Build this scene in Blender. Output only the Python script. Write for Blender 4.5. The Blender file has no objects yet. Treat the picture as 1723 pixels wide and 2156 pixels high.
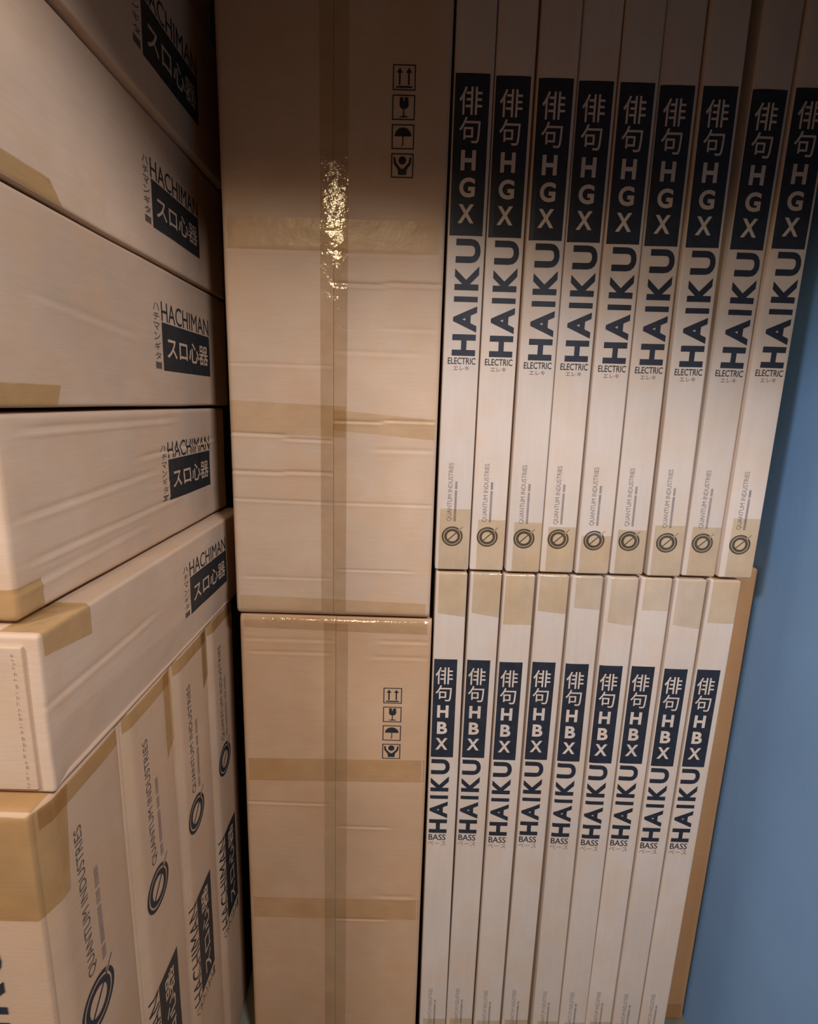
import bpy, bmesh, math, random
from mathutils import Vector, Matrix, noise

SC = bpy.context.scene
COL = SC.collection
S = 1.04            # metres per layout unit (distance from camera to the carton fronts)
H0 = 1.618          # camera height above the floor


def W(x, y, z):
    return Vector((x * S, y * S, z * S + H0))


# ------------------------------------------------------------------ camera, world, lights, exposure
def make_camera():
    f, rx, ry, rz = 1111.59, 0.2025674, 0.0026663, -0.0305643
    fw = Vector((math.sin(ry) * math.cos(rx), math.cos(ry) * math.cos(rx), -math.sin(rx)))
    r = Vector((math.cos(ry), -math.sin(ry), 0))
    d = fw.cross(r)
    r2 = r * math.cos(rz) + d * math.sin(rz)
    d2 = -r * math.sin(rz) + d * math.cos(rz)
    cam = bpy.data.cameras.new('camera')
    o = bpy.data.objects.new('camera', cam)
    COL.objects.link(o)
    m = Matrix.Identity(4)
    up, back = -d2, -fw
    for i in range(3):
        m[i][0], m[i][1], m[i][2] = r2[i], up[i], back[i]
    m[2][3] = H0
    o.matrix_world = m
    cam.sensor_fit = 'HORIZONTAL'
    cam.sensor_width = 36.0
    cam.lens = 36.0 * f / 1723.0
    cam.clip_start = 0.02
    SC.camera = o


make_camera()

world = bpy.data.worlds.new('world')
SC.world = world
world.use_nodes = True
world.node_tree.nodes['Background'].inputs[0].default_value = (1.0, 0.34, 0.08, 1)
world.node_tree.nodes['Background'].inputs[1].default_value = 0.10


def lamp(name, loc, power, size, color, target):
    l = bpy.data.lights.new(name, 'AREA')
    l.shape = 'DISK'
    l.size = size
    l.energy = power
    l.color = color
    l.spread = math.radians(175)
    o = bpy.data.objects.new(name, l)
    COL.objects.link(o)
    o.location = loc
    o.rotation_euler = (Vector(target) - Vector(loc)).to_track_quat('-Z', 'Y').to_euler()
    return o


WARM = (0.965, 0.99, 1.09)
lamp('ceiling_lamp_left', W(-1.10, -0.60, 1.03), 27, 0.34, WARM, W(-0.9, -0.1, 0.0))
lamp('ceiling_lamp_middle', W(-0.36, -0.90, 1.04), 9, 0.30, (1.0, 0.78, 0.45), W(-0.3, -0.4, 0.0))
lamp('ceiling_lamp_right', W(0.72, -0.62, 1.03), 42, 0.34, WARM, W(0.35, -0.1, 0.0))

SC.view_settings.view_transform = 'Standard'
SC.view_settings.look = 'None'
SC.view_settings.exposure = 0.0
SC.view_settings.gamma = 1.0
SC.view_settings.use_curve_mapping = False


# ------------------------------------------------------------------ materials
def lin(r, g, b):
    def c(v):
        v /= 255.0
        return v / 12.92 if v <= 0.04045 else ((v + 0.055) / 1.055) ** 2.4
    return (c(r), c(g), c(b))


def new_mat(name):
    m = bpy.data.materials.new(name)
    m.use_nodes = True
    nt = m.node_tree
    return m, nt, nt.nodes['Principled BSDF']


def obj_coord(nt):
    tc = nt.nodes.new('ShaderNodeTexCoord')
    oi = nt.nodes.new('ShaderNodeObjectInfo')
    ml = nt.nodes.new('ShaderNodeMath')
    ml.operation = 'MULTIPLY'
    ml.inputs[1].default_value = 37.0
    nt.links.new(oi.outputs['Random'], ml.inputs[0])
    ad = nt.nodes.new('ShaderNodeVectorMath')
    ad.operation = 'ADD'
    nt.links.new(tc.outputs['Object'], ad.inputs[0])
    nt.links.new(ml.outputs[0], ad.inputs[1])
    return ad.outputs[0], oi


def noise_node(nt, vec, scale, detail=3, rough=0.55, stretch=None):
    if stretch:
        mp = nt.nodes.new('ShaderNodeMapping')
        mp.inputs['Scale'].default_value = stretch
        nt.links.new(vec, mp.inputs['Vector'])
        vec = mp.outputs[0]
    n = nt.nodes.new('ShaderNodeTexNoise')
    n.inputs['Scale'].default_value = scale
    n.inputs['Detail'].default_value = detail
    n.inputs['Roughness'].default_value = rough
    nt.links.new(vec, n.inputs['Vector'])
    return n.outputs['Fac']


def ramp(nt, fac, c0, c1, p0=0.3, p1=0.7):
    r = nt.nodes.new('ShaderNodeValToRGB')
    r.color_ramp.elements[0].position = p0
    r.color_ramp.elements[1].position = p1
    r.color_ramp.elements[0].color = (*c0, 1)
    r.color_ramp.elements[1].color = (*c1, 1)
    nt.links.new(fac, r.inputs[0])
    return r.outputs[0]


def mix(nt, a, b, fac, mode='MIX'):
    m = nt.nodes.new('ShaderNodeMix')
    m.data_type = 'RGBA'
    m.blend_type = mode
    if hasattr(fac, 'links') or not isinstance(fac, (int, float)):
        nt.links.new(fac, m.inputs[0])
    else:
        m.inputs[0].default_value = fac
    for s, v in ((6, a), (7, b)):
        if isinstance(v, tuple):
            m.inputs[s].default_value = (*v, 1) if len(v) == 3 else v
        else:
            nt.links.new(v, m.inputs[s])
    return m.outputs[2]


def kraft(name, c, spread=0.10, rough=0.8, fibre=(1, 1, 14)):
    m, nt, p = new_mat(name)
    v, oi = obj_coord(nt)
    dark = tuple(x * (1 - spread) for x in c)
    light = tuple(min(1, x * (1 + spread * 0.7)) for x in c)
    warm = (c[0] * 1.0, c[1] * 0.93, c[2] * 0.84)
    base = ramp(nt, noise_node(nt, v, 5.0, 4), dark, light)
    blot = ramp(nt, noise_node(nt, v, 11.0, 3), (0, 0, 0), (1, 1, 1), 0.45, 0.75)
    base = mix(nt, base, warm, blot)
    fib = ramp(nt, noise_node(nt, v, 16.0, 3, 0.6, fibre), (0.97, 0.97, 0.97), (1.02, 1.02, 1.02))
    base = mix(nt, base, fib, 1.0, 'MULTIPLY')
    tone = nt.nodes.new('ShaderNodeMapRange')
    tone.inputs['To Min'].default_value = 0.95
    tone.inputs['To Max'].default_value = 1.05
    nt.links.new(oi.outputs['Random'], tone.inputs['Value'])
    base = mix(nt, base, tone.outputs[0], 1.0, 'MULTIPLY')
    nt.links.new(base, p.inputs['Base Color'])
    p.inputs['Roughness'].default_value = rough
    p.inputs['Specular IOR Level'].default_value = 0.25
    b = nt.nodes.new('ShaderNodeBump')
    b.inputs['Strength'].default_value = 0.10
    b.inputs['Distance'].default_value = 0.002
    nt.links.new(noise_node(nt, v, 55.0, 3, 0.6, (1, 1, 5)), b.inputs['Height'])
    nt.links.new(b.outputs[0], p.inputs['Normal'])
    return m


M_BIG = kraft('kraft_board_brown', lin(190, 161, 135))
M_SLIM = kraft('kraft_board_pale', lin(202, 183, 167), 0.05, 0.75, (6, 6, 0.6))
M_LEFT = kraft('kraft_board_tan', lin(188, 159, 133))
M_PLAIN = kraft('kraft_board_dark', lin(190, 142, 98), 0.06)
M_BIG_LOW = kraft('kraft_board_warm_brown', lin(186, 150, 117))
M_STAND = kraft('kraft_board_warm_tan', lin(187, 154, 124))


def ink(name, c, rough=0.5):
    m, nt, p = new_mat(name)
    v, oi = obj_coord(nt)
    base = ramp(nt, noise_node(nt, v, 60.0, 3), tuple(x * 0.85 for x in c), tuple(x * 1.2 for x in c))
    nt.links.new(base, p.inputs['Base Color'])
    p.inputs['Roughness'].default_value = rough
    p.inputs['Specular IOR Level'].default_value = 0.3
    return m


M_NAVY = ink('navy_ink', lin(39, 41, 49))
M_INK = ink('black_ink', lin(38, 40, 46))
M_LABEL = ink('black_label_ink', lin(46, 44, 44))
M_GREY = ink('grey_ink', lin(140, 128, 122), 0.7)
M_BROWN = ink('brown_grey_ink', lin(138, 112, 98), 0.7)
M_DIM = ink('dim_label_ink', lin(84, 74, 66), 0.7)


def tape_mat(name, tint, gloss=0.1, bump=0.5, shine=0.045):
    m, nt, p = new_mat(name)
    nt.nodes.remove(p)
    out = nt.nodes['Material Output']
    v, oi = obj_coord(nt)
    tr = nt.nodes.new('ShaderNodeBsdfTransparent')
    col = ramp(nt, noise_node(nt, v, 26.0, 3), tuple(x * 0.94 for x in tint), tint)
    nt.links.new(col, tr.inputs[0])
    gl = nt.nodes.new('ShaderNodeBsdfGlossy')
    gl.inputs['Roughness'].default_value = gloss
    gl.inputs[0].default_value = (1, 0.97, 0.9, 1)
    b = nt.nodes.new('ShaderNodeBump')
    b.inputs['Strength'].default_value = bump
    b.inputs['Distance'].default_value = 0.004
    nt.links.new(noise_node(nt, v, 38.0, 4, 0.6), b.inputs['Height'])
    nt.links.new(b.outputs[0], gl.inputs['Normal'])
    lw = nt.nodes.new('ShaderNodeLayerWeight')
    lw.inputs[0].default_value = 0.5
    nt.links.new(b.outputs[0], lw.inputs['Normal'])
    pw = nt.nodes.new('ShaderNodeMath')
    pw.operation = 'POWER'
    pw.inputs[1].default_value = 4.0
    nt.links.new(lw.outputs['Facing'], pw.inputs[0])
    fr = nt.nodes.new('ShaderNodeMath')
    fr.operation = 'MULTIPLY_ADD'
    fr.inputs[1].default_value = 0.6
    fr.inputs[2].default_value = shine
    nt.links.new(pw.outputs[0], fr.inputs[0])
    ms = nt.nodes.new('ShaderNodeMixShader')
    nt.links.new(fr.outputs[0], ms.inputs[0])
    nt.links.new(tr.outputs[0], ms.inputs[1])
    nt.links.new(gl.outputs[0], ms.inputs[2])
    nt.links.new(ms.outputs[0], out.inputs['Surface'])
    return m


M_TAPE = tape_mat('tan_packing_tape', (0.955, 0.905, 0.80))
M_TAPE_STRONG = tape_mat('amber_packing_tape', (0.90, 0.83, 0.66), 0.14, 0.5)
M_TAPE_FAINT = tape_mat('faint_packing_tape', (0.97, 0.935, 0.865), 0.16, 0.35)


def plain(name, c, rough=0.9, spread=0.08, scale=4.0, bump=0.1):
    m, nt, p = new_mat(name)
    v, oi = obj_coord(nt)
    base = ramp(nt, noise_node(nt, v, scale, 5, 0.6), tuple(x * (1 - spread) for x in c), tuple(x * (1 + spread) for x in c))
    nt.links.new(base, p.inputs['Base Color'])
    p.inputs['Roughness'].default_value = rough
    p.inputs['Specular IOR Level'].default_value = 0.3
    b = nt.nodes.new('ShaderNodeBump')
    b.inputs['Strength'].default_value = bump
    b.inputs['Distance'].default_value = 0.003
    nt.links.new(noise_node(nt, v, 70.0, 3), b.inputs['Height'])
    nt.links.new(b.outputs[0], p.inputs['Normal'])
    return m


M_BLUE = plain('blue_wall_paint', lin(138, 179, 224), 0.7, 0.06, 3.0)
M_FLOOR = plain('grey_concrete', lin(112, 108, 94), 0.8, 0.12, 9.0)
M_WALLD = plain('grey_wall_paint', lin(112, 112, 116), 0.9)
M_CEIL = plain('cream_ceiling_paint', lin(165, 148, 122), 0.9)
M_SCUFF = plain('wall_scuff', lin(170, 186, 200), 0.7)


# ------------------------------------------------------------------ object helpers
def link(name, me, mat, parent=None):
    o = bpy.data.objects.new(name, me)
    COL.objects.link(o)
    if mat is not None and not me.materials:
        me.materials.append(mat)
    if parent is not None:
        o.parent = parent
    return o


def mesh(name, verts, faces, smooth=False):
    me = bpy.data.meshes.new(name)
    me.from_pydata([tuple(v) for v in verts], [], faces)
    me.validate()
    if smooth:
        for p in me.polygons:
            p.use_smooth = True
    me.update()
    return me


def thing(name, loc, label, cat, group=None, rot=(0, 0, 0)):
    o = bpy.data.objects.new(name, None)
    o.empty_display_size = 0.05
    COL.objects.link(o)
    o.location = loc
    o.rotation_euler = rot
    o['label'] = label
    o['category'] = cat
    if group:
        o['group'] = group
    return o


def structure(name, me, mat):
    o = link(name, me, mat)
    o['kind'] = 'structure'
    return o


def box_mesh(name, a, b):
    (x0, y0, z0), (x1, y1, z1) = a, b
    v = [(x0, y0, z0), (x1, y0, z0), (x1, y1, z0), (x0, y1, z0), (x0, y0, z1), (x1, y0, z1), (x1, y1, z1), (x0, y1, z1)]
    f = [(0, 3, 2, 1), (4, 5, 6, 7), (0, 1, 5, 4), (1, 2, 6, 5), (2, 3, 7, 6), (3, 0, 4, 7)]
    return mesh(name, v, f)


def lines(a, b, r, cell, extra=()):
    out = [a, a + r * 0.12, a + r * 0.4, a + r * 0.7, a + r, b - r, b - r * 0.7, b - r * 0.4, b - r * 0.12, b]
    n = max(1, int((b - a - 2 * r) / cell))
    out += [a + r + (b - a - 2 * r) * i / n for i in range(1, n)]
    out += [e for e in extra if a + r < e < b - r]
    out = sorted(out)
    res = [out[0]]
    for v in out[1:]:
        if v - res[-1] > 1e-5:
            res.append(v)
    return res


def soft_box(name, mn, mx, r, cell, disp=None, extra=((), (), ())):
    """Rounded carton body; disp(p, n) moves the surface along its normal."""
    L = [lines(mn[i], mx[i], r, cell[i], extra[i]) for i in range(3)]
    idx, verts, faces = {}, [], []

    def vid(p):
        k = tuple(round(c, 6) for c in p)
        if k in idx:
            return idx[k]
        inner = Vector([min(max(p[i], mn[i] + r), mx[i] - r) for i in range(3)])
        d = Vector(p) - inner
        n = d.normalized()
        q = inner + n * r
        if disp:
            q = q + n * disp(q, n)
        idx[k] = len(verts)
        verts.append(q)
        return idx[k]

    for ax in range(3):
        u, v = (ax + 1) % 3, (ax + 2) % 3
        for side in (0, 1):
            c = mx[ax] if side else mn[ax]
            for i in range(len(L[u]) - 1):
                for j in range(len(L[v]) - 1):
                    q = []
                    for (a, b) in ((i, j), (i + 1, j), (i + 1, j + 1), (i, j + 1)):
                        p = [0, 0, 0]
                        p[ax], p[u], p[v] = c, L[u][a], L[v][b]
                        q.append(vid(p))
                    if not side:
                        q.reverse()
                    faces.append(q)
    return mesh(name, verts, faces, True)


def grid_sheet(name, nu, nv, fn, mat, parent):
    """Thin sheet; fn(s, t) gives the point for s, t in 0..1."""
    verts = [fn(i / nu, j / nv) for j in range(nv + 1) for i in range(nu + 1)]
    faces = [(j * (nu + 1) + i, j * (nu + 1) + i + 1, (j + 1) * (nu + 1) + i + 1, (j + 1) * (nu + 1) + i)
             for j in range(nv) for i in range(nu)]
    return link(name, mesh(name, verts, faces, True), mat, parent)


# ------------------------------------------------------------------ lettering
_text_cache = {}


def text_polys(s, offset=0.0):
    key = (s, offset)
    if key not in _text_cache:
        cu = bpy.data.curves.new('t', 'FONT')
        cu.body = s
        cu.offset = offset
        cu.resolution_u = 4
        o = bpy.data.objects.new('t', cu)
        COL.objects.link(o)
        dg = bpy.context.evaluated_depsgraph_get()
        me = bpy.data.meshes.new_from_object(o.evaluated_get(dg))
        vs = [(v.co.x, v.co.y) for v in me.vertices]
        fs = [tuple(p.vertices) for p in me.polygons]
        bpy.data.objects.remove(o)
        bpy.data.curves.remove(cu)
        bpy.data.meshes.remove(me)
        if vs:
            x0, x1 = min(v[0] for v in vs), max(v[0] for v in vs)
            y0, y1 = min(v[1] for v in vs), max(v[1] for v in vs)
            vs = [((x - x0) / max(x1 - x0, 1e-6), (y - y0) / max(y1 - y0, 1e-6)) for x, y in vs]
        _text_cache[key] = (vs, fs)
    return _text_cache[key]


class Ink:
    """Collects flat printed shapes in a (u, v) plane."""
    def __init__(self):
        self.v, self.f = [], []

    def add(self, vs, fs):
        n = len(self.v)
        self.v += vs
        self.f += [tuple(i + n for i in f) for f in fs]

    def text(self, s, u0, u1, v0, v1, offset=0.0):
        vs, fs = text_polys(s, offset)
        self.add([(u0 + x * (u1 - u0), v0 + y * (v1 - v0)) for x, y in vs], fs)

    def rect(self, u0, u1, v0, v1, nu=1, nv=1):
        vs = [(u0 + (u1 - u0) * i / nu, v0 + (v1 - v0) * j / nv) for j in range(nv + 1) for i in range(nu + 1)]
        fs = [(j * (nu + 1) + i, j * (nu + 1) + i + 1, (j + 1) * (nu + 1) + i + 1, (j + 1) * (nu + 1) + i)
              for j in range(nv) for i in range(nu)]
        self.add(vs, fs)

    def poly(self, pts):
        self.add(list(pts), [tuple(range(len(pts)))])

    def ring(self, cu, cv, r0, r1, a0=0.0, a1=360.0, n=40):
        vs, fs = [], []
        for i in range(n + 1):
            a = math.radians(a0 + (a1 - a0) * i / n)
            vs += [(cu + r0 * math.cos(a), cv + r0 * math.sin(a)), (cu + r1 * math.cos(a), cv + r1 * math.sin(a))]
        for i in range(n):
            fs.append((2 * i, 2 * i + 1, 2 * i + 3, 2 * i + 2))
        self.add(vs, fs)

    def bar(self, p, q, w):
        d = Vector((q[0] - p[0], q[1] - p[1])).normalized()
        n = (-d.y * w / 2, d.x * w / 2)
        self.poly([(p[0] + n[0], p[1] + n[1]), (p[0] - n[0], p[1] - n[1]), (q[0] - n[0], q[1] - n[1]), (q[0] + n[0], q[1] + n[1])])

    def frame(self, u0, u1, v0, v1, w):
        self.rect(u0, u1, v0, v0 + w)
        self.rect(u0, u1, v1 - w, v1)
        self.rect(u0, u0 + w, v0 + w, v1 - w)
        self.rect(u1 - w, u1, v0 + w, v1 - w)

    def cut(self, axis, values):
        bm = bmesh.new()
        vs = [bm.verts.new((u, v, 0)) for u, v in self.v]
        for f in self.f:
            try:
                bm.faces.new([vs[i] for i in f])
            except ValueError:
                pass
        no = (1, 0, 0) if axis == 0 else (0, 1, 0)
        for c in values:
            bmesh.ops.bisect_plane(bm, geom=bm.verts[:] + bm.edges[:] + bm.faces[:], dist=1e-7,
                                   plane_co=(c, 0, 0) if axis == 0 else (0, c, 0), plane_no=no)
        bm.verts.index_update()
        self.v = [(v.co.x, v.co.y) for v in bm.verts]
        self.f = [tuple(v.index for v in f.verts) for f in bm.faces]
        bm.free()
        return self

    def grid(self, step):
        for ax in (0, 1):
            c = [p[ax] for p in self.v]
            n = int((max(c) - min(c)) / step)
            self.cut(ax, [min(c) + (max(c) - min(c)) * (i + 1) / (n + 1) for i in range(n)])
        return self

    def build(self, name, place, mat, parent):
        me = mesh(name, [place(u, v) for u, v in self.v], self.f)
        return link(name, me, mat, parent)


HAIKU_SPANS = (('H', 0.0, 0.189), ('A', 0.209, 0.436), ('I', 0.471, 0.517), ('K', 0.571, 0.775), ('U', 0.801, 1.0))


def haiku(k, u0, u1, v0, v1, off):
    L = u1 - u0
    for ch, a, b in HAIKU_SPANS:
        if ch == 'I':
            k.rect(u0 + a * L, u0 + b * L, v0, v1)
        else:
            lo = v0 - (0.02 * (v1 - v0) if ch == 'U' else 0)
            k.text(ch, u0 + a * L, u0 + b * L, lo, v1, off)


def maker_logo(k, cu, cv, r):
    """Round Q emblem: two rings cut by a slash to the upper right of the page."""
    k.ring(cu, cv, r * 0.84, r, 52, 398)
    k.ring(cu, cv, r * 0.52, r * 0.76, 50, 400)
    d = math.radians(45)
    k.bar((cu - r * 0.40, cv - r * 0.40), (cu + r * 0.60, cv + r * 0.60), r * 0.10)
    k.bar((cu + r * 0.60, cv + r * 0.60), (cu + r * 0.98, cv + r * 0.98), r * 0.05)


def dashes(k, u0, u1, v0, v1, seed):
    rnd = random.Random(seed)
    u = u0
    while u < u1:
        w = (v1 - v0) * rnd.uniform(0.35, 0.75)
        k.rect(u, min(u + w, u1), v0, v1)
        u += w + (v1 - v0) * (0.7 if rnd.random() < 0.10 else 0.14)


# ------------------------------------------------------------------ the room
def room():
    fz = 0.0
    xl, xr, yb = -0.86 * S, 0.765 * S, 1.56 * S
    top = 2.78
    structure('floor', box_mesh('floor', (-3.2, -3.0, -0.1), (3.2, yb + 0.1, fz)), M_FLOOR)
    structure('wall_right', box_mesh('wall_right', (xr, 0.18 * S, fz), (xr + 0.1, yb, top)), M_BLUE)
    structure('wall_left', box_mesh('wall_left', (xl - 0.1, 0.18 * S, fz), (xl, yb, top)), M_WALLD)
    structure('wall_back', box_mesh('wall_back', (xl - 0.1, yb, fz), (xr + 0.1, yb + 0.1, top)), M_WALLD)
    structure('ceiling', box_mesh('ceiling', (-3.2, -3.0, top), (3.2, yb + 0.1, top + 0.1)), M_CEIL)
    # the unseen beam above the opening; right-end haunch added to lower its shadow
    y0, y1 = 0.18 * S, 0.25 * S
    a, b, c = xl - 0.1, 0.30 * S, xr + 0.1
    zl, zr = W(0, 0, 0.640).z, W(0, 0, 0.475).z
    prof = [(a, zl), (b, zl), (c, zr), (c, top), (a, top)]
    n = len(prof)
    v = [(x, y0, z) for x, z in prof] + [(x, y1, z) for x, z in prof]
    f = [tuple(range(n)), tuple(range(2 * n - 1, n - 1, -1))] + [(i, n + i, n + (i + 1) % n, (i + 1) % n) for i in range(n)]
    structure('wall_front', mesh('wall_front', v, f), M_CEIL)


room()


# ------------------------------------------------------------------ tall cartons with a taped centre seam
def big_carton(x0, x1, z0, z1, label, tape_z, creases, sym, seed, board):
    w, h, dep = (x1 - x0) * S, (z1 - z0) * S, 0.40 * S
    root = thing('tall_carton', W((x0 + x1) / 2, 1.0, z0), label, 'box', 'tall taped cartons in the middle column')
    t = 0.004
    r = 0.008
    rnd = random.Random(seed)
    so = Vector((seed * 3.1, seed * 1.7, seed))

    def body_disp(p, n):
        return 0.0015 * noise.noise(p * 4 + so)

    link('body', soft_box('body', (-w / 2, 0.004, 0.0), (w / 2, dep, h), r, (0.05, 0.08, 0.05), body_disp), board, root)

    def lift(x, z):
        """how far the flap surface sits behind its nominal plane (metres, at local x, z)"""
        d = 0.0014 * noise.noise(Vector((x * 6, z * 4, seed * 5.0))) + 0.0004 * noise.noise(Vector((x * 30, z * 45, seed * 9.0)))
        for side, zc, x0c, x1c, amp, wid, slope, kink in creases:
            if (side == 'L' and x > 0) or (side == 'R' and x < 0):
                continue
            s = (x + w / 2) / w
            if not (x0c - 0.02 < s < x1c + 0.02):
                continue
            edge = min(1, max(0, (s - x0c) / 0.04 + 0.5)) * min(1, max(0, (x1c - s) / 0.04 + 0.5))
            zz = zc + slope * (s - x0c) + (kink if s > (x0c + x1c) / 2 else 0)
            q = (z - zz) / wid
            if abs(q) < 4:
                d += amp * edge * (math.exp(-q * q) - 0.45 * math.exp(-(q + 1.5) ** 2))
        # the flap bends back at its outer and lower and upper edges
        for e in (z, h - z):
            if e < 0.012:
                d += 0.006 * (1 - e / 0.012) ** 2
        e = w / 2 - abs(x)
        if e < 0.008:
            d += 0.005 * (1 - e / 0.008) ** 2
        return d

    for side in ('L', 'R'):
        a, b = ((-w / 2, -0.0002) if side == 'L' else (0.0002, w / 2))
        xs = [a + (b - a) * i / 22 for i in range(23)] + [a + 0.002, b - 0.002, a + 0.005, b - 0.005]
        zs = [h * i / 90 for i in range(91)] + [0.003, 0.006, 0.009, h - 0.003, h - 0.006, h - 0.009]
        for s2, zc, x0c, x1c, amp, wid, slope, kink in creases:
            if s2 == side:
                lo = min(0, slope * (x1c - x0c)) + min(0, kink)
                hi = max(0, slope * (x1c - x0c)) + max(0, kink)
                n = int((hi - lo + 6 * wid) / (wid * 0.5)) + 1
                zs += [zc + lo - 3 * wid + (hi - lo + 6 * wid) * i / n for i in range(n + 1)]
        xs = sorted(set(round(v, 5) for v in xs))
        zs = sorted(set(round(v, 4) for v in zs if 0 <= v <= h))
        nx, nz = len(xs), len(zs)
        verts = [(x, lift(x, z), z) for z in zs for x in xs]
        faces = [(j * nx + i, j * nx + i + 1, (j + 1) * nx + i + 1, (j + 1) * nx + i) for j in range(nz - 1) for i in range(nx - 1)]
        # skirt giving the board its thickness
        rim = [i for i in range(nx)] + [j * nx + nx - 1 for j in range(1, nz)] + \
              [(nz - 1) * nx + i for i in range(nx - 2, -1, -1)] + [j * nx for j in range(nz - 2, 0, -1)]
        k0 = len(verts)
        verts += [(verts[i][0], verts[i][1] + t + 0.004, verts[i][2]) for i in rim]
        m = len(rim)
        faces += [(rim[(i + 1) % m], rim[i], k0 + i, k0 + (i + 1) % m) for i in range(m)]
        link('flap', mesh('flap', verts, faces, True), board, root)

    def on(x, z, k=0.0006):
        return (x, lift(x, z) - k, z)

    # tape down the seam, then bands across
    hw = 0.0245 * S
    cx = 0.001

    def seam_tape(s, q):
        x = cx + (s - 0.5) * 2 * hw
        z = 0.01 + q * (h - 0.02)
        bulge = 0.0011 * (1 - (2 * s - 1) ** 2) + 0.0003 * noise.noise(Vector((x * 40, z * 30, seed)))
        p = on(x, z, 0.0008)
        return (p[0], p[1] - bulge, p[2])
    grid_sheet('packing_tape', 10, 220, seam_tape, M_TAPE_SEAM, root)
    for (za, zb, xa, xb, tilt, mat) in tape_z:
        def band(s, q, za=za, zb=zb, xa=xa, xb=xb, tilt=tilt):
            x = -w / 2 + w * (xa + (xb - xa) * s)
            z = za + (zb - za) * q + tilt * (s - 0.5)
            return on(x, min(max(z, 0.001), h - 0.001), 0.0005)
        grid_sheet('packing_tape', 40, 14, band, mat, root)

    # the four handling marks
    sx, sz, sw, sh, pitch = sym
    for kind in range(4):
        k = Ink()
        ln = sw * 0.045
        k.frame(0, sw, 0, sh, ln)
        if kind == 0:
            for c in (0.3, 0.70):
                k.poly([(sw * (c - .13), sh * .68), (sw * (c + .13), sh * .68), (sw * c, sh * .88)])
                k.rect(sw * (c - .035), sw * (c + .035), sh * .22, sh * .68)
            k.rect(sw * .15, sw * .85, sh * .1, sh * .17)
        elif kind == 1:
            k.poly([(sw * x, sh * y) for x, y in ((.33, .9), (.32, .6), (.36, .5), (.42, .45), (.60, .45), (.68, .5), (.72, .6), (.70, .9), (.56, .9), (.52, .78), (.55, .7), (.47, .78), (.49, .9))])
            k.rect(sw * .485, sw * .535, sh * .16, sh * .45)
            k.poly([(sw * .30, sh * .11), (sw * .74, sh * .11), (sw * .62, sh * .17), (sw * .42, sh * .17)])
        elif kind == 2:
            pts = [(sw * (.5 + .37 * math.cos(a)), sh * (.52 + .36 * math.sin(a))) for a in [math.pi * i / 16 for i in range(17)]]
            k.poly(pts)
            k.rect(sw * .48, sw * .525, sh * .16, sh * .52)
            k.rect(sw * .43, sw * .48, sh * .12, sh * .16)
        else:
            k.ring(sw * .5, sh * .72, 0.0001, sw * .17, n=20)
            for s_ in (-1, 1):
                k.poly([(sw * (.5 + s_ * x), sh * y) for x, y in ((.40, .84), (.33, .86), (.28, .62), (.08, .40), (.0, .36), (.0, .12), (.18, .12), (.20, .34), (.38, .58))])
        z_off = sz - kind * pitch - sh
        k.build('handling_symbol', lambda u, v: on(sx + u - w * 0, z_off + v, 0.0007), M_INK, root)
    return root


M_TAPE_SEAM = tape_mat('seam_packing_tape', (0.985, 0.958, 0.90), 0.10, 0.55, 0.13)
M_TAPE_BAND = tape_mat('band_packing_tape', (0.975, 0.938, 0.855), 0.32, 0.35, 0.03)


def zc(px_z, z0):
    return (px_z - z0) * S


Z0U = -0.4230
up_creases = [
    ('R', zc(0.2054, Z0U), 0.50, 0.99, 0.0034, 0.0035, -0.004, 0.004),
    ('R', zc(0.1315, Z0U), 0.72, 0.98, 0.0010, 0.004, -0.004, 0.0),
    ('R', zc(0.0895, Z0U), 0.5, 0.9, 0.0010, 0.004, -0.004, 0.0),
    ('L', zc(0.0626, Z0U), 0.0, 0.5, 0.0010, 0.003, 0.0, 0.0),
    ('R', zc(-0.036, Z0U), 0.5, 0.98, 0.0017, 0.003, -0.002, 0.004),
    ('L', zc(-0.0640, Z0U), 0.0, 0.5, 0.0020, 0.003, -0.006, -0.007),
    ('R', zc(-0.0873, Z0U), 0.7, 0.98, 0.0013, 0.004, 0.0, 0.0),
    ('L', zc(-0.136, Z0U), 0.0, 0.5, 0.0026, 0.0035, -0.004, 0.003),
    ('L', zc(-0.1894, Z0U), 0.0, 0.5, 0.0014, 0.003, -0.006, 0.0),
    ('R', zc(-0.1922, Z0U), 0.5, 0.98, 0.0012, 0.003, 0.0, 0.0),
    ('R', zc(-0.3262, Z0U), 0.52, 0.9, 0.0011, 0.0025, 0.0, 0.0),
    ('L', zc(-0.3458, Z0U), 0.05, 0.48, 0.0008, 0.003, 0.0, 0.0),
    ('L', zc(0.257, Z0U), 0.0, 0.5, 0.0012, 0.003, 0.0, 0.0),
    ('R', zc(0.255, Z0U), 0.5, 0.95, 0.0012, 0.003, 0.0, 0.0),
]
Z0L = -1.556
lo_creases = [
    ('L', zc(-0.478, Z0L), 0.03, 0.5, 0.0009, 0.004, 0.0, 0.0),
    ('L', zc(-0.506, Z0L), 0.05, 0.48, 0.0009, 0.0035, 0.0, 0.0),
    ('R', zc(-0.4757, Z0L), 0.72, 0.98, 0.0011, 0.004, 0.0, 0.0),
    ('R', zc(-0.5107, Z0L), 0.7, 0.98, 0.0009, 0.004, 0.0, 0.0),
    ('L', zc(-0.8609, Z0L), 0.0, 0.45, 0.0012, 0.003, -0.003, 0.0),
    ('R', zc(-0.9175, Z0L), 0.52, 0.8, 0.0011, 0.003, 0.0, 0.0),
    ('R', zc(-1.10, Z0L), 0.75, 0.95, 0.0010, 0.005, 0.0, 0.0),
    ('R', zc(-1.165, Z0L), 0.5, 0.8, 0.0010, 0.003, 0.0, 0.0),
]
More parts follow.
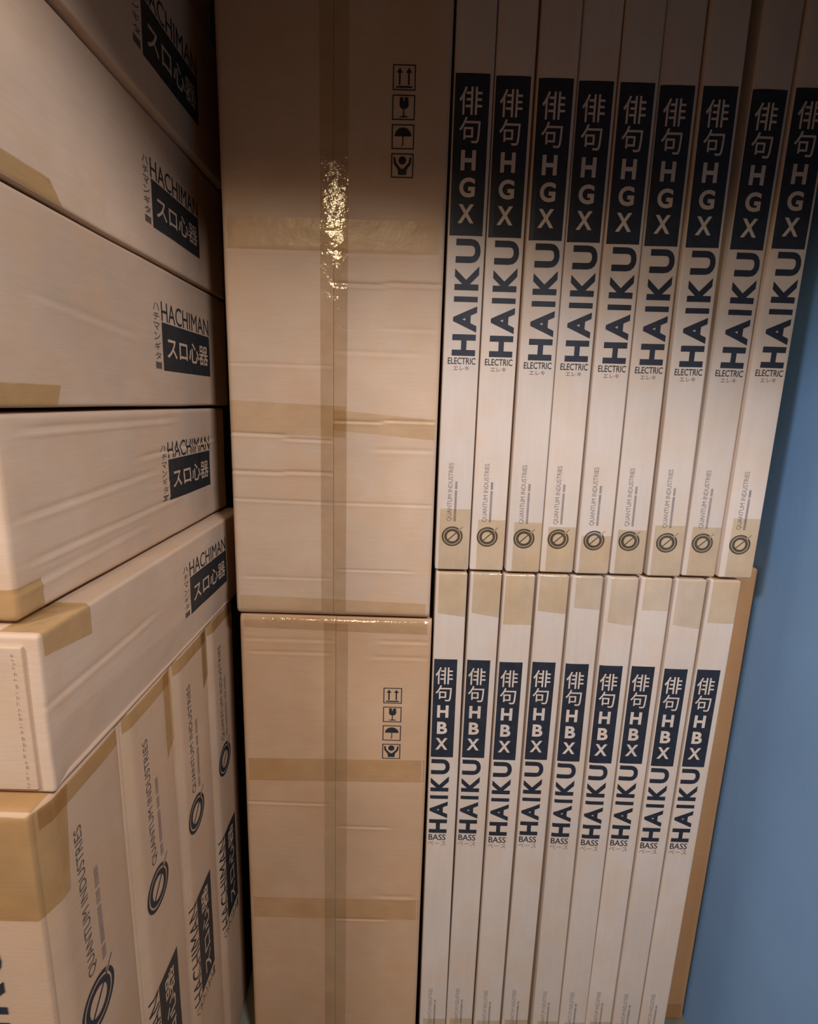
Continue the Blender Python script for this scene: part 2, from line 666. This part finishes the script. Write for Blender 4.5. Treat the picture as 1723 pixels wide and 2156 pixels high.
big_carton(-0.3385, 0.0507, Z0U, 0.735, 'tall brown taped carton stacked on top, spotted with shiny tape glare',
           [(zc(0.258, Z0U), zc(0.310, Z0U), 0.0, 0.99, 0.0, M_TAPE_BAND),
            (zc(-0.064, Z0U), zc(-0.006, Z0U), 0.0, 0.56, -0.006, M_TAPE_BAND),
            (zc(-0.060, Z0U), zc(-0.022, Z0U), 0.5, 0.99, -0.014, M_TAPE_BAND),
            (0.002, zc(-0.388, Z0U), 0.0, 1.0, -0.01, M_TAPE_BAND)],
           up_creases, ((-0.0459 + 0.1439) * S, zc(0.5465, Z0U), 0.0378 * S, 0.0375 * S, 0.0438 * S), 1.0, M_BIG)
big_carton(-0.3335, 0.0560, Z0L, -0.4290, 'tall brown taped carton standing on the floor, with crisp handling symbols',
           [(zc(-0.804, Z0L), zc(-0.750, Z0L), 0.0, 0.99, 0.006, M_TAPE),
            (zc(-1.163, Z0L), zc(-1.108, Z0L), 0.0, 0.99, 0.004, M_TAPE_BAND),
            (zc(-0.456, Z0L), zc(-0.4275, Z0L), 0.0, 1.0, -0.006, M_TAPE_SEAM)],
           lo_creases, ((-0.0388 + 0.13875) * S, zc(-0.5785, Z0L), 0.0384 * S, 0.0355 * S, 0.0436 * S), 2.0, M_BIG_LOW)


# ------------------------------------------------------------------ slim upright cartons
ORD = ['leftmost', 'second from left', 'third from left', 'fourth from left', 'middle one, fifth from left',
       'sixth from left', 'seventh from left', 'eighth from left', 'rightmost']


def slim_carton(i, upper, xb, xt, zb, zt, w, dy, label_z, tape_h, tape_slant):
    seed = i + (0 if upper else 20)
    rnd = random.Random(seed * 7 + 3)
    wid, h, dep = w * S, (zt - zb) * S, 0.40 * S
    lean = math.atan2((xt - xb), 1.0)
    root = thing('slim_carton', W(xb + w / 2, 1.0 + dy, zb), '', 'box',
                 'slim cartons in the upper row' if upper else 'slim cartons in the lower row', (0, lean, 0))
    r = 0.0035
    fold_l = -wid / 2 + wid * rnd.uniform(0.10, 0.2)
    fold_r = -wid / 2 + wid * rnd.uniform(0.56, 0.80)
    a_l, a_r = rnd.uniform(0.04, 0.14), rnd.uniform(0.01, 0.045)
    bow = rnd.uniform(0.0, 0.0012)

    def front(x, z):
        d = 0.0
        if x < fold_l:
            d += (fold_l - x) * a_l
        if x > fold_r:
            d += (x - fold_r) * a_r
        d += bow * (2 * x / wid) ** 2 + 0.00035 * (noise.noise(Vector((x * 20, z * 2.5, seed * 3.7))) + 1)
        return d

    def disp(p, n):
        s = max(0.0, -n.y)
        g = max(0.0, 1 - s) * 0.0005 * noise.noise(Vector((p.y * 5, p.z * 3, seed * 2.1 + n.x)))
        return -front(p.x, p.z) * s + g

    link('body', soft_box('body', (-wid / 2, 0, 0), (wid / 2, dep, h), r, (0.006, 0.10, 0.03), disp,
                          ((fold_l, fold_r, fold_l - 0.001, fold_r + 0.001), (), ())), M_SLIM, root)

    def at(xl, z, k):                       # xl measured from the left edge, layout units
        x = xl * S - wid / 2
        return (x, front(x, z) - k, z)

    def rot(k):                             # text running upwards
        return lambda u, v: at(v, u, k)

    loc = lambda z: (z - zb) * S
    cuts = [(fold_l + wid / 2) / S, (fold_r + wid / 2) / S] + [w * q / 9 for q in range(1, 9)]
    sc = 1.0 if upper else 0.935
    p0, p1 = (0.0022, 0.0600) if upper else (0.0025, 0.0500)
    zt_, zb_ = (label_z, label_z - 0.2475) if upper else (label_z, label_z - 0.2265)
    k = Ink()
    k.rect(p0, p1, loc(zb_), loc(zt_), 1, 30)
    k.cut(0, cuts)
    panel = k.build('printed_panel', lambda u, v: at(u, v, 0.0004), M_NAVY, root)
    ph = zt_ - zb_
    cx = p0 + (p1 - p0) * (0.47 if upper else 0.46)
    cw = 0.0385 * sc
    for txt, f0, f1, ww, off in (('\u4ff3', .079, .247, 1.0, 0.006), ('\u53e5', .258, .418, 0.93, 0.004),
                                 ('H', .460, .586, .66, 0.036), ('G' if upper else 'B', .629, .755, .70 if upper else .60, 0.034),
                                 ('X', .798, .920, .72, 0.034)):
        c = Ink()
        hw = cw * ww / 2
        c.text(txt, cx - hw, cx + hw, loc(zt_ - ph * f1), loc(zt_ - ph * f0), off)
        c.cut(0, cuts)
        c.build('character', lambda u, v: at(u, v, 0.0007), M_SLIM, panel)
    # wordmark reading upwards
    k = Ink()
    zh1 = zb_ - 0.0050
    zh0 = zh1 - 0.1965 * sc
    v0, v1 = (0.0150, 0.0575) if upper else (0.0045, 0.0435)
    # letter tops point to the left: v runs from the right side of the face to the left
    haiku(k, loc(zh0), loc(zh1), -v1, -v0, 0.042)
    k.cut(1, [-c for c in cuts])
    k.build('wordmark', lambda u, v: at(-v, u, 0.0006), M_NAVY, root)
    k = Ink()
    e1 = zh0 - 0.0035
    if upper:
        k.text('ELECTRIC', 0.0085, 0.0590, loc(e1 - 0.0115), loc(e1), 0.004)
    else:
        k.text('BASS', 0.0045, 0.0420, loc(e1 - 0.0150), loc(e1), 0.006)
    k.cut(0, cuts)
    k.build('caption', lambda u, v: at(u, v, 0.0006), M_INK, root)
    k = Ink()
    if upper:
        k.text('\u30a8\u30ec\u30ad', 0.0190, 0.0480, loc(e1 - 0.0225), loc(e1 - 0.0145), 0.0)
    else:
        k.text('\u30d9\u30fc\u30b9', 0.0030, 0.0430, loc(e1 - 0.0290), loc(e1 - 0.0180), 0.0)
    k.build('caption', lambda u, v: at(u, v, 0.0006), M_BROWN, root)
    # maker's name and emblem near the foot
    base = zb
    zq0, zq1 = base + 0.0985 * sc, base + 0.2120 * sc
    k = Ink()
    k.text('QUANTUM INDUSTRIES', loc(zq0), loc(zq1), -0.0290, -0.0190, 0.0)
    dashes(k, loc(zq0), loc(zq0 + 0.078 * sc), -0.0365, -0.0325, 5)
    k.build('maker_name', lambda u, v: at(-v, u, 0.0006), M_GREY, root)
    k = Ink()
    maker_logo(k, 0.0310, loc(base + 0.0685 * sc), 0.0205 * sc)
    k.cut(0, cuts)
    k.build('maker_emblem', lambda u, v: at(u, v, 0.0006), M_DIM, root)
    # tape over the closing edge: foot of the upper row, head and foot of the lower row
    m = rnd.choice([M_TAPE, M_TAPE_FAINT, M_TAPE]) if not upper else M_TAPE
    x0t, x1t = rnd.uniform(0.08, 0.20), 0.985

    def foot(s, q, th=(tape_h if upper else 0.105), sl=(tape_slant if upper else 0.0)):
        z = q * (th + sl * (s - .5)) * S + 0.003
        x = -wid / 2 + wid * (x0t + (x1t - x0t) * s)
        return (x, front(x, z) - 0.0009 - 0.0004 * noise.noise(Vector((x * 60, z * 40, seed))), z)
    grid_sheet('packing_tape', 10, 16, foot, m if upper else M_TAPE, root)
    if not upper:
        def head(s, q):
            x = -wid / 2 + wid * (x0t * 0.7 + (x1t - x0t * 0.7) * s)
            L = (tape_h + tape_slant * (s - .5)) * S
            dd = q * (L + 0.03)
            k_ = 0.0009 + 0.0006 * noise.noise(Vector((x * 50, dd * 40, seed)))
            if dd < L - r:
                z = h - L + dd
                return (x, front(x, z) - k_, z)
            a = (dd - (L - r)) / r
            if a < 1.57:
                rr = r + k_
                return (x, r - rr * math.cos(a) + front(x, h) * math.cos(a), h - r + rr * math.sin(a))
            return (x, r + (a - 1.57) * r, h + k_)
        grid_sheet('packing_tape', 10, 60, head, m, root)
    return root


UB = [.0575, .1265, .1975, .2650, .3350, .4050, .4772, .5488, .6208]
UT = [.0553, .1229, .1930, .2605, .3280, .3956, .4654, .5531, .6225]
LBL = [.5373, .537, .5330, .5330, .5316, .5312, .5296, .5300, .5325]
UH = [.120, .100, .098, .090, .075, .088, .100, .098, .118]
UDY = [0, .003, -.002, .002, 0, .003, -.001, .004, .001]
UW, LW = 0.0656, 0.0622
for i in range(8):
    UB[i + 1] = max(UB[i + 1], UB[i] + UW + 0.0022)
    UT[i + 1] = max(UT[i + 1], UT[i] + UW + 0.0022)
for i in range(9):
    o = slim_carton(i, True, UB[i], UB[i] + (UT[i] - UB[i]) / 0.955, -0.3195, 0.735, UW, UDY[i], LBL[i], UH[i], 0.0)
    o['label'] = 'slim upright carton marked ELECTRIC in the upper row, ' + ORD[i]
LT = [.0604, .1291, .1950, .2637, .3310, .4015, .4700, .5372, .6060]
LB = [.0660, .1304, .1975, .2655, .3387, .4030, .4672, .5314, .5956]
for i in range(8):
    LB[i + 1] = max(LB[i + 1], LB[i] + LW + 0.0018)
    LT[i + 1] = max(LT[i + 1], LT[i] + LW + 0.0022)
LL = [-.5112, -.5121, -.5131, -.5125, -.5135, -.5150, -.5161, -.5180, -.5182]
LH = [.089, .088, .105, .078, .068, .098, .068, .100, .090]
LSL = [.007, .009, 0, .005, .004, .006, 0, .007, 0]
LDY = [0, .002, -.001, .002, .001, 0, .003, 0, .001]
for i in range(9):
    sl = (LT[i] - LB[i]) / 1.125
    b = LB[i] - sl * 0.106
    o = slim_carton(i, False, b, b + sl, -1.556, -0.3255, LW, LDY[i], LL[i], LH[i], LSL[i])
    o['label'] = 'slim upright carton marked BASS in the lower row, ' + ORD[i]


# ------------------------------------------------------------------ plain carton pushed back by the wall
def plain_carton():
    x0, x1, y, zb, zt = 0.6775, 0.7575, 1.0876, -1.556, -0.3245
    root = thing('plain_carton', W((x0 + x1) / 2, y, zb), 'plain brown unprinted carton set back between the slim cartons and blue wall', 'box')
    w, h = (x1 - x0) * S, (zt - zb) * S
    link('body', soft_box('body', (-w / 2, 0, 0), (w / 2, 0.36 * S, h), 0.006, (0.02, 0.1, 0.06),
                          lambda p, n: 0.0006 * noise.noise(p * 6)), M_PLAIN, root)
    grid_sheet('packing_tape', 4, 10, lambda s, q: ((s - .5) * w * 0.8, -0.0012, 0.004 + q * 0.05), M_TAPE_FAINT, root)


plain_carton()


# ------------------------------------------------------------------ left stack
def hero_label(root, place, sx, brief, mats):
    """HACHIMAN label: u to the right, v up, rectangle 1 x .365 wide units scaled by sx."""
    w = sx
    k = Ink()
    k.rect(0, w, 0, 0.375 * w, 40, 24)
    panel = k.build('printed_panel', lambda u, v: place(u, v, 0.0005), M_LABEL, root)
    k = Ink()
    k.text('\u30b9\u30ed\u5fc3\u5668', 0.07 * w, 0.95 * w, 0.095 * w, 0.275 * w, 0.014)
    k.grid(0.006)
    k.build('lettering', lambda u, v: place(u, v, 0.0009), M_LEFT, panel)
    k = Ink()
    k.text('HACHIMAN', 0.0, w, 0.385 * w, 0.535 * w, 0.0)
    k.grid(0.006)
    k.build('wordmark', lambda u, v: place(u, v, 0.0006), mats, root)
    k = Ink()
    n = 7
    for i, ch in enumerate('\u30cf\u30c1\u30de\u30f3\u30ae\u30bf\u30fc'):
        a = 0.51 * w - i * 0.0745 * w
        k.text(ch, -0.135 * w, -0.035 * w, a - 0.055 * w, a, 0.0)
    k.grid(0.012)
    k.build('caption', lambda u, v: place(u, v, 0.0006), M_DIM, root)


def flat_carton(label, X, y0, y1, z0, z1, lab, creases=(), foldz=None, tape=None, seed=1.0, r=0.005, near=None):
    depth = 0.42 * S
    root = thing('flat_carton', W(X - 0.21, y0, z0), label, 'box', 'flat cartons lying in the left stack')
    ox, oy, oz = (X - 0.21) * S, y0 * S, z0 * S
    mn = (-0.21 * S, 0.0, 0.0)
    mx = (0.21 * S, (y1 - y0) * S, (z1 - z0) * S)
    Ly, h = mx[1], mx[2]

    def side(y, z):                        # inward offset of the +X face
        d = 0.0018 * noise.noise(Vector((y * 5, z * 7, seed))) + 0.0006 * noise.noise(Vector((y * 24, z * 30, seed * 2)))
        for (ya, za, yb, zb2, amp, wid) in creases:
            if y < ya - 0.03 or y > yb + 0.03:
                continue
            e = min(1, max(0, (y - ya) / 0.05 + .5)) * min(1, max(0, (yb - y) / 0.05 + .5))
            zz = za + (zb2 - za) * (y - ya) / (yb - ya)
            q = (z - zz) / wid
            if abs(q) < 5:
                d += amp * e * (math.exp(-q * q) - 0.7 * math.exp(-(q + 1.6) ** 2))
        if foldz:
            zf = foldz[0] + (foldz[1] - foldz[0]) * y / Ly
            if z < zf:
                d += (zf - z) * foldz[2] * min(1.0, max(0.0, y / 0.04))
        return d

    def disp(p, n):
        s = max(0.0, n.x)
        return -side(p.y, p.z) * s - (1 - s) * 0.0012 * noise.noise(p * 5 + Vector((seed, 0, 0)))

    nz = [h * i / 60 for i in range(61)] if (creases or foldz) else [h * i / 24 for i in range(25)]
    link('body', soft_box('body', mn, mx, r, (0.08, 0.016, 0.02), disp, ((), (), nz)), M_LEFT, root)

    def place_at(yw, zw):
        def pl(u, v, k):
            y, z = (yw * S - oy) + u, (zw * S - oz) + v
            return (mx[0] - side(y, z) + k, y, z)
        return pl
    if lab:
        ly0, ly1, lz = lab
        hero_label(root, place_at(ly0, lz), (ly1 - ly0) * S, label, M_LABEL)
    for t in tape or ():
        ya, yb, za, zb2, slant, mat, wrap = t

        def fn(s, q, ya=ya, yb=yb, za=za, zb2=zb2, slant=slant, wrap=wrap):
            zl0, zl1 = za * S - oz, zb2 * S - oz
            k = 0.0010 + 0.0008 * noise.noise(Vector((s * 7, q * 5, seed)))
            if wrap == 'near':             # from the near end round the corner on to the side
                z = zl0 + (zl1 - zl0) * q
                La = (yb - y0) * S + slant * (q - .5) * S
                ln = (y0 - ya) * S
                t_ = s * (La + ln)
                if t_ < ln - r:
                    return (mx[0] - ln + t_, -k, z)
                a = (t_ - (ln - r)) / (2 * r)
                if a < 1:
                    a *= math.pi / 2
                    rr = r + k
                    y = r - rr * math.cos(a)
                    return (mx[0] - r + rr * math.sin(a) - side(max(y, 0), z) * math.sin(a), y, z)
                y = t_ - ln
                return (mx[0] - side(y, z) + k, y, z)
            y = (ya + (yb - ya) * s) * S - oy
            if wrap == 'top':
                top = 0.045
                L = (zl1 - zl0) + slant * (s - .5) * S
                t_ = q * (L + top)
                if t_ < L - r:
                    z = h - L + t_
                    return (mx[0] - side(y, z) + k, y, z)
                a = (t_ - (L - r)) / r
                if a < 1.57:
                    rr = r + k
                    return (mx[0] - r + rr * math.cos(a), y, h - r + rr * math.sin(a))
                return (mx[0] - r - (a - 1.57) * r, y, h + k)
            z = zl0 + (zl1 - zl0) * q
            y += slant * (q - .5) * S * s
            y = min(max(y, 0.001), Ly)
            z = min(max(z, 0.002), h - 0.002)
            return (mx[0] - side(y, z) + k, y, z)
        grid_sheet('packing_tape', 36, 24, fn, mat, root)
    if near == 'flap':
        # closing flap of the near end, stopping short of the corner
        w0, w1 = -0.20 * S, mx[0] - 0.016
        link('end_flap', soft_box('end_flap', (w0, -0.005, 0.008), (w1, 0.004, h - 0.012), 0.002, (0.02, 0.01, 0.02),
                                  lambda p, n: 0.0007 * noise.noise(p * 14)), M_LEFT, root)
        k = Ink()
        rnd = random.Random(4)
        z = 0.012
        while z < h - 0.02:
            d = rnd.uniform(0.0015, 0.005)
            xx = w1 - 0.010 + rnd.uniform(-.0008, .0008)
            k.rect(xx, xx + rnd.uniform(.0006, .0013), z, z + d)
            z += d + rnd.uniform(0.002, 0.005)
        k.build('perforation', lambda u, v: (u, -0.0062, v), M_BROWN, root)
    return root


flat_carton('flat tan carton lying across the standing ones, lowest of the flat stack, folded lower panel', -0.381, 0.510, 1.20,
            -0.4365, -0.2480, (0.888, 1.070, -0.381),
            creases=[(0.0, 0.11, 0.25, 0.115, 0.0012, 0.004)],
            foldz=(0.079, 0.048, 0.11),
            tape=[(0.516, 0.600, -0.2800, -0.2480, 0.012, M_TAPE_STRONG, 'top')], seed=3.0, near='flap')
flat_carton('flat tan carton with long wavy creases and a bright crushed top edge', -0.415, 0.530, 1.19,
            -0.2440, -0.0215, (0.907, 1.096, -0.1780),
            creases=[(0.03, 0.115, 0.34, 0.128, 0.0021, 0.0032), (0.04, 0.062, 0.42, 0.070, 0.0022, 0.0032),
                     (0.0, 0.035, 0.3, 0.046, 0.0012, 0.004), (0.30, 0.156, 0.62, 0.166, 0.0019, 0.0035),
                     (0.05, 0.212, 0.42, 0.214, 0.0025, 0.0035), (0.33, 0.105, 0.48, 0.109, 0.0008, 0.0035)],
            tape=[(0.490, 0.573, -0.2430, -0.2060, 0.0, M_TAPE_STRONG, 'near')], seed=5.0, r=0.008)
flat_carton('flat tan carton at eye level with a taped lower corner, above the crushed one', -0.410, 0.47, 1.21,
            -0.0165, 0.2030, (0.902, 1.105, 0.0415),
            creases=[(0.14, 0.125, 0.36, 0.108, 0.0014, 0.004)],
            tape=[(0.471, 0.627, -0.0160, 0.0090, 0.01, M_TAPE_STRONG, 'side')], seed=7.0)
flat_carton('flat tan carton third from the top of the left stack, just below the shadow', -0.405, 0.47, 1.20,
            0.2060, 0.4130, (0.884, 1.066, 0.2545),
            tape=[(0.471, 0.65, 0.2065, 0.2300, -0.02, M_TAPE_STRONG, 'side')], seed=9.0)
flat_carton('flat carton in deep shadow, its label cropped by the upper picture edge', -0.393, 0.47, 1.19,
            0.4160, 0.6530, (0.861, 1.058, 0.4720), seed=11.0)
flat_carton('topmost flat carton in the dark corner under the ceiling, only its edge visible', -0.398, 0.47, 1.16,
            0.6560, 0.8600, None, seed=13.0)


def standing_carton(label, i, y0, y1, zt, Xf, first=False):
    z0 = -1.556
    seed = 30.0 + i
    r = 0.010
    root = thing('standing_carton', W(Xf - 0.21, y0, z0), label, 'box', 'cartons standing on end under the left stack')
    mn = (-0.21 * S, 0.0, 0.0)
    mx = (0.21 * S, (y1 - y0) * S, (zt - z0) * S)
    h, Ly = mx[2], mx[1]

    def side(y, z):
        d = 0.0012 * noise.noise(Vector((y * 6, z * 3, seed))) + 0.0004 * noise.noise(Vector((y * 30, z * 16, seed)))
        e = y / Ly
        if e < 0.16:
            d += (0.16 - e) * Ly * 0.34
        if e > 0.72:
            d += (e - 0.72) * Ly * 0.05
        return d

    def disp(p, n):
        s = max(0.0, n.x)
        return -side(p.y, p.z) * s - (1 - s) * 0.0010 * noise.noise(p * 5 + Vector((seed, 0, 0)))
    link('body', soft_box('body', mn, mx, r, (0.06, 0.012, 0.03), disp, ((), (0.16 * Ly, 0.72 * Ly), ())), M_STAND, root)

    def place(y, z, k):
        return (mx[0] - side(y, z) + k, y, z)
    # maker emblem and name, reading upwards
    qy, qz = (0.405) * Ly, (-0.783 - z0) * S
    k = Ink()
    maker_logo(k, 0, 0, 0.036 * S)
    k.build('maker_emblem', lambda u, v: place(qy + u, qz + v, 0.0007), M_INK, root)
    k = Ink()
    k.text('QUANTUM INDUSTRIES', (-0.733 - z0) * S, (-0.512 - z0) * S, -0.0085 * S, 0.0085 * S, 0.0)
    k.build('maker_name', lambda u, v: place(0.38 * Ly - v, u, 0.0007), M_DIM, root)
    k = Ink()
    dashes(k, (-0.738 - z0) * S, (-0.595 - z0) * S, -0.004 * S, 0.004 * S, 9)
    k.build('maker_name', lambda u, v: place(0.53 * Ly - v, u, 0.0007), M_BROWN, root)
    lz = (-1.190 - z0) * S
    hero_label(root, lambda u, v, k_: place(0.70 * Ly - v * 0.78, lz + u, k_), 0.232 * S, label, M_LABEL)
    if first:
        k = Ink()
        haiku(k, (-0.842 - z0) * S, (-0.6085 - z0) * S, 0.0, 0.062 * S, 0.026)
        k.build('wordmark', lambda u, v: (mx[0] - 0.0585 * S - v, -0.0016, u), M_INK, root)

        def wrap(s, q):
            z = h - 0.003 - (1 - q) * 0.134 * S
            ln, La = 0.062, 0.046 * S + 0.012 * (q - .5)
            t_ = s * (ln + La)
            k_ = 0.0014 + 0.0006 * noise.noise(Vector((s * 6, q * 6, 2.0)))
            if t_ < ln - r:
                return (mx[0] - ln + t_, -k_, z)
            a = (t_ - (ln - r)) / (2 * r)
            if a < 1:
                a *= math.pi / 2
                rr = r + k_
                y = r - rr * math.cos(a)
                return (mx[0] - r + rr * math.sin(a) - side(max(y, 0), z) * math.sin(a), y, z)
            y = t_ - ln
            return (mx[0] - side(y, z) + k_, y, z)
        grid_sheet('packing_tape', 40, 20, wrap, M_TAPE_STRONG, root)
        grid_sheet('packing_tape', 30, 6, lambda s, q: (mx[0] - 0.004 - 0.06 * q, 0.002 + s * 0.10, h + 0.0012), M_TAPE_STRONG, root)
    # tape folded over the head, and a strip running down the far edge
    grid_sheet('packing_tape', 24, 6, lambda s, q: place((0.06 + 0.9 * s) * Ly, h - 0.004 - 0.026 * q, 0.0011), M_TAPE_STRONG, root)
    if i in (1, 2):
        ln = (0.150, 0.115)[i - 1] * S
        grid_sheet('packing_tape', 8, 24, lambda s, q: place((0.80 + 0.19 * s) * Ly, h - 0.004 - ln * q * (0.86 + 0.14 * (1 - s)), 0.0013), M_TAPE_STRONG, root)
    return root


standing_carton('carton on end nearest the viewer, bottom left, taped corner, lettering on two faces', 0, 0.4830, 0.6500, -0.4395, -0.3875, True)
standing_carton('carton on end second from the viewer, beneath the flat stack', 1, 0.6535, 0.8110, -0.4392, -0.3880)
standing_carton('carton on end third from the viewer, its upright black label almost whole', 2, 0.8135, 0.9695, -0.4390, -0.3885)
standing_carton('carton on end farthest back, beside the dark gap and tall carton', 3, 0.9725, 1.128, -0.4388, -0.3890)


# ------------------------------------------------------------------ small scuffs on the blue wall
def scuffs():
    k = Ink()
    xw = 0.765 * S - 0.0006
    for y, z, l in ((0.985, -1.33, .006), (0.98, -1.36, .006), (0.93, -1.40, .01), (0.93, -0.62, .004), (0.99, -0.15, .01)):
        k.poly([(y * S, z * S), (y * S + .0012, z * S), (y * S + .002, (z + l) * S), (y * S + .001, (z + l) * S)])
    me = mesh('wall_scuffs', [(xw, u, v + H0) for u, v in k.v], k.f)
    o = structure('scuff_marks_1', me, M_SCUFF)


scuffs()
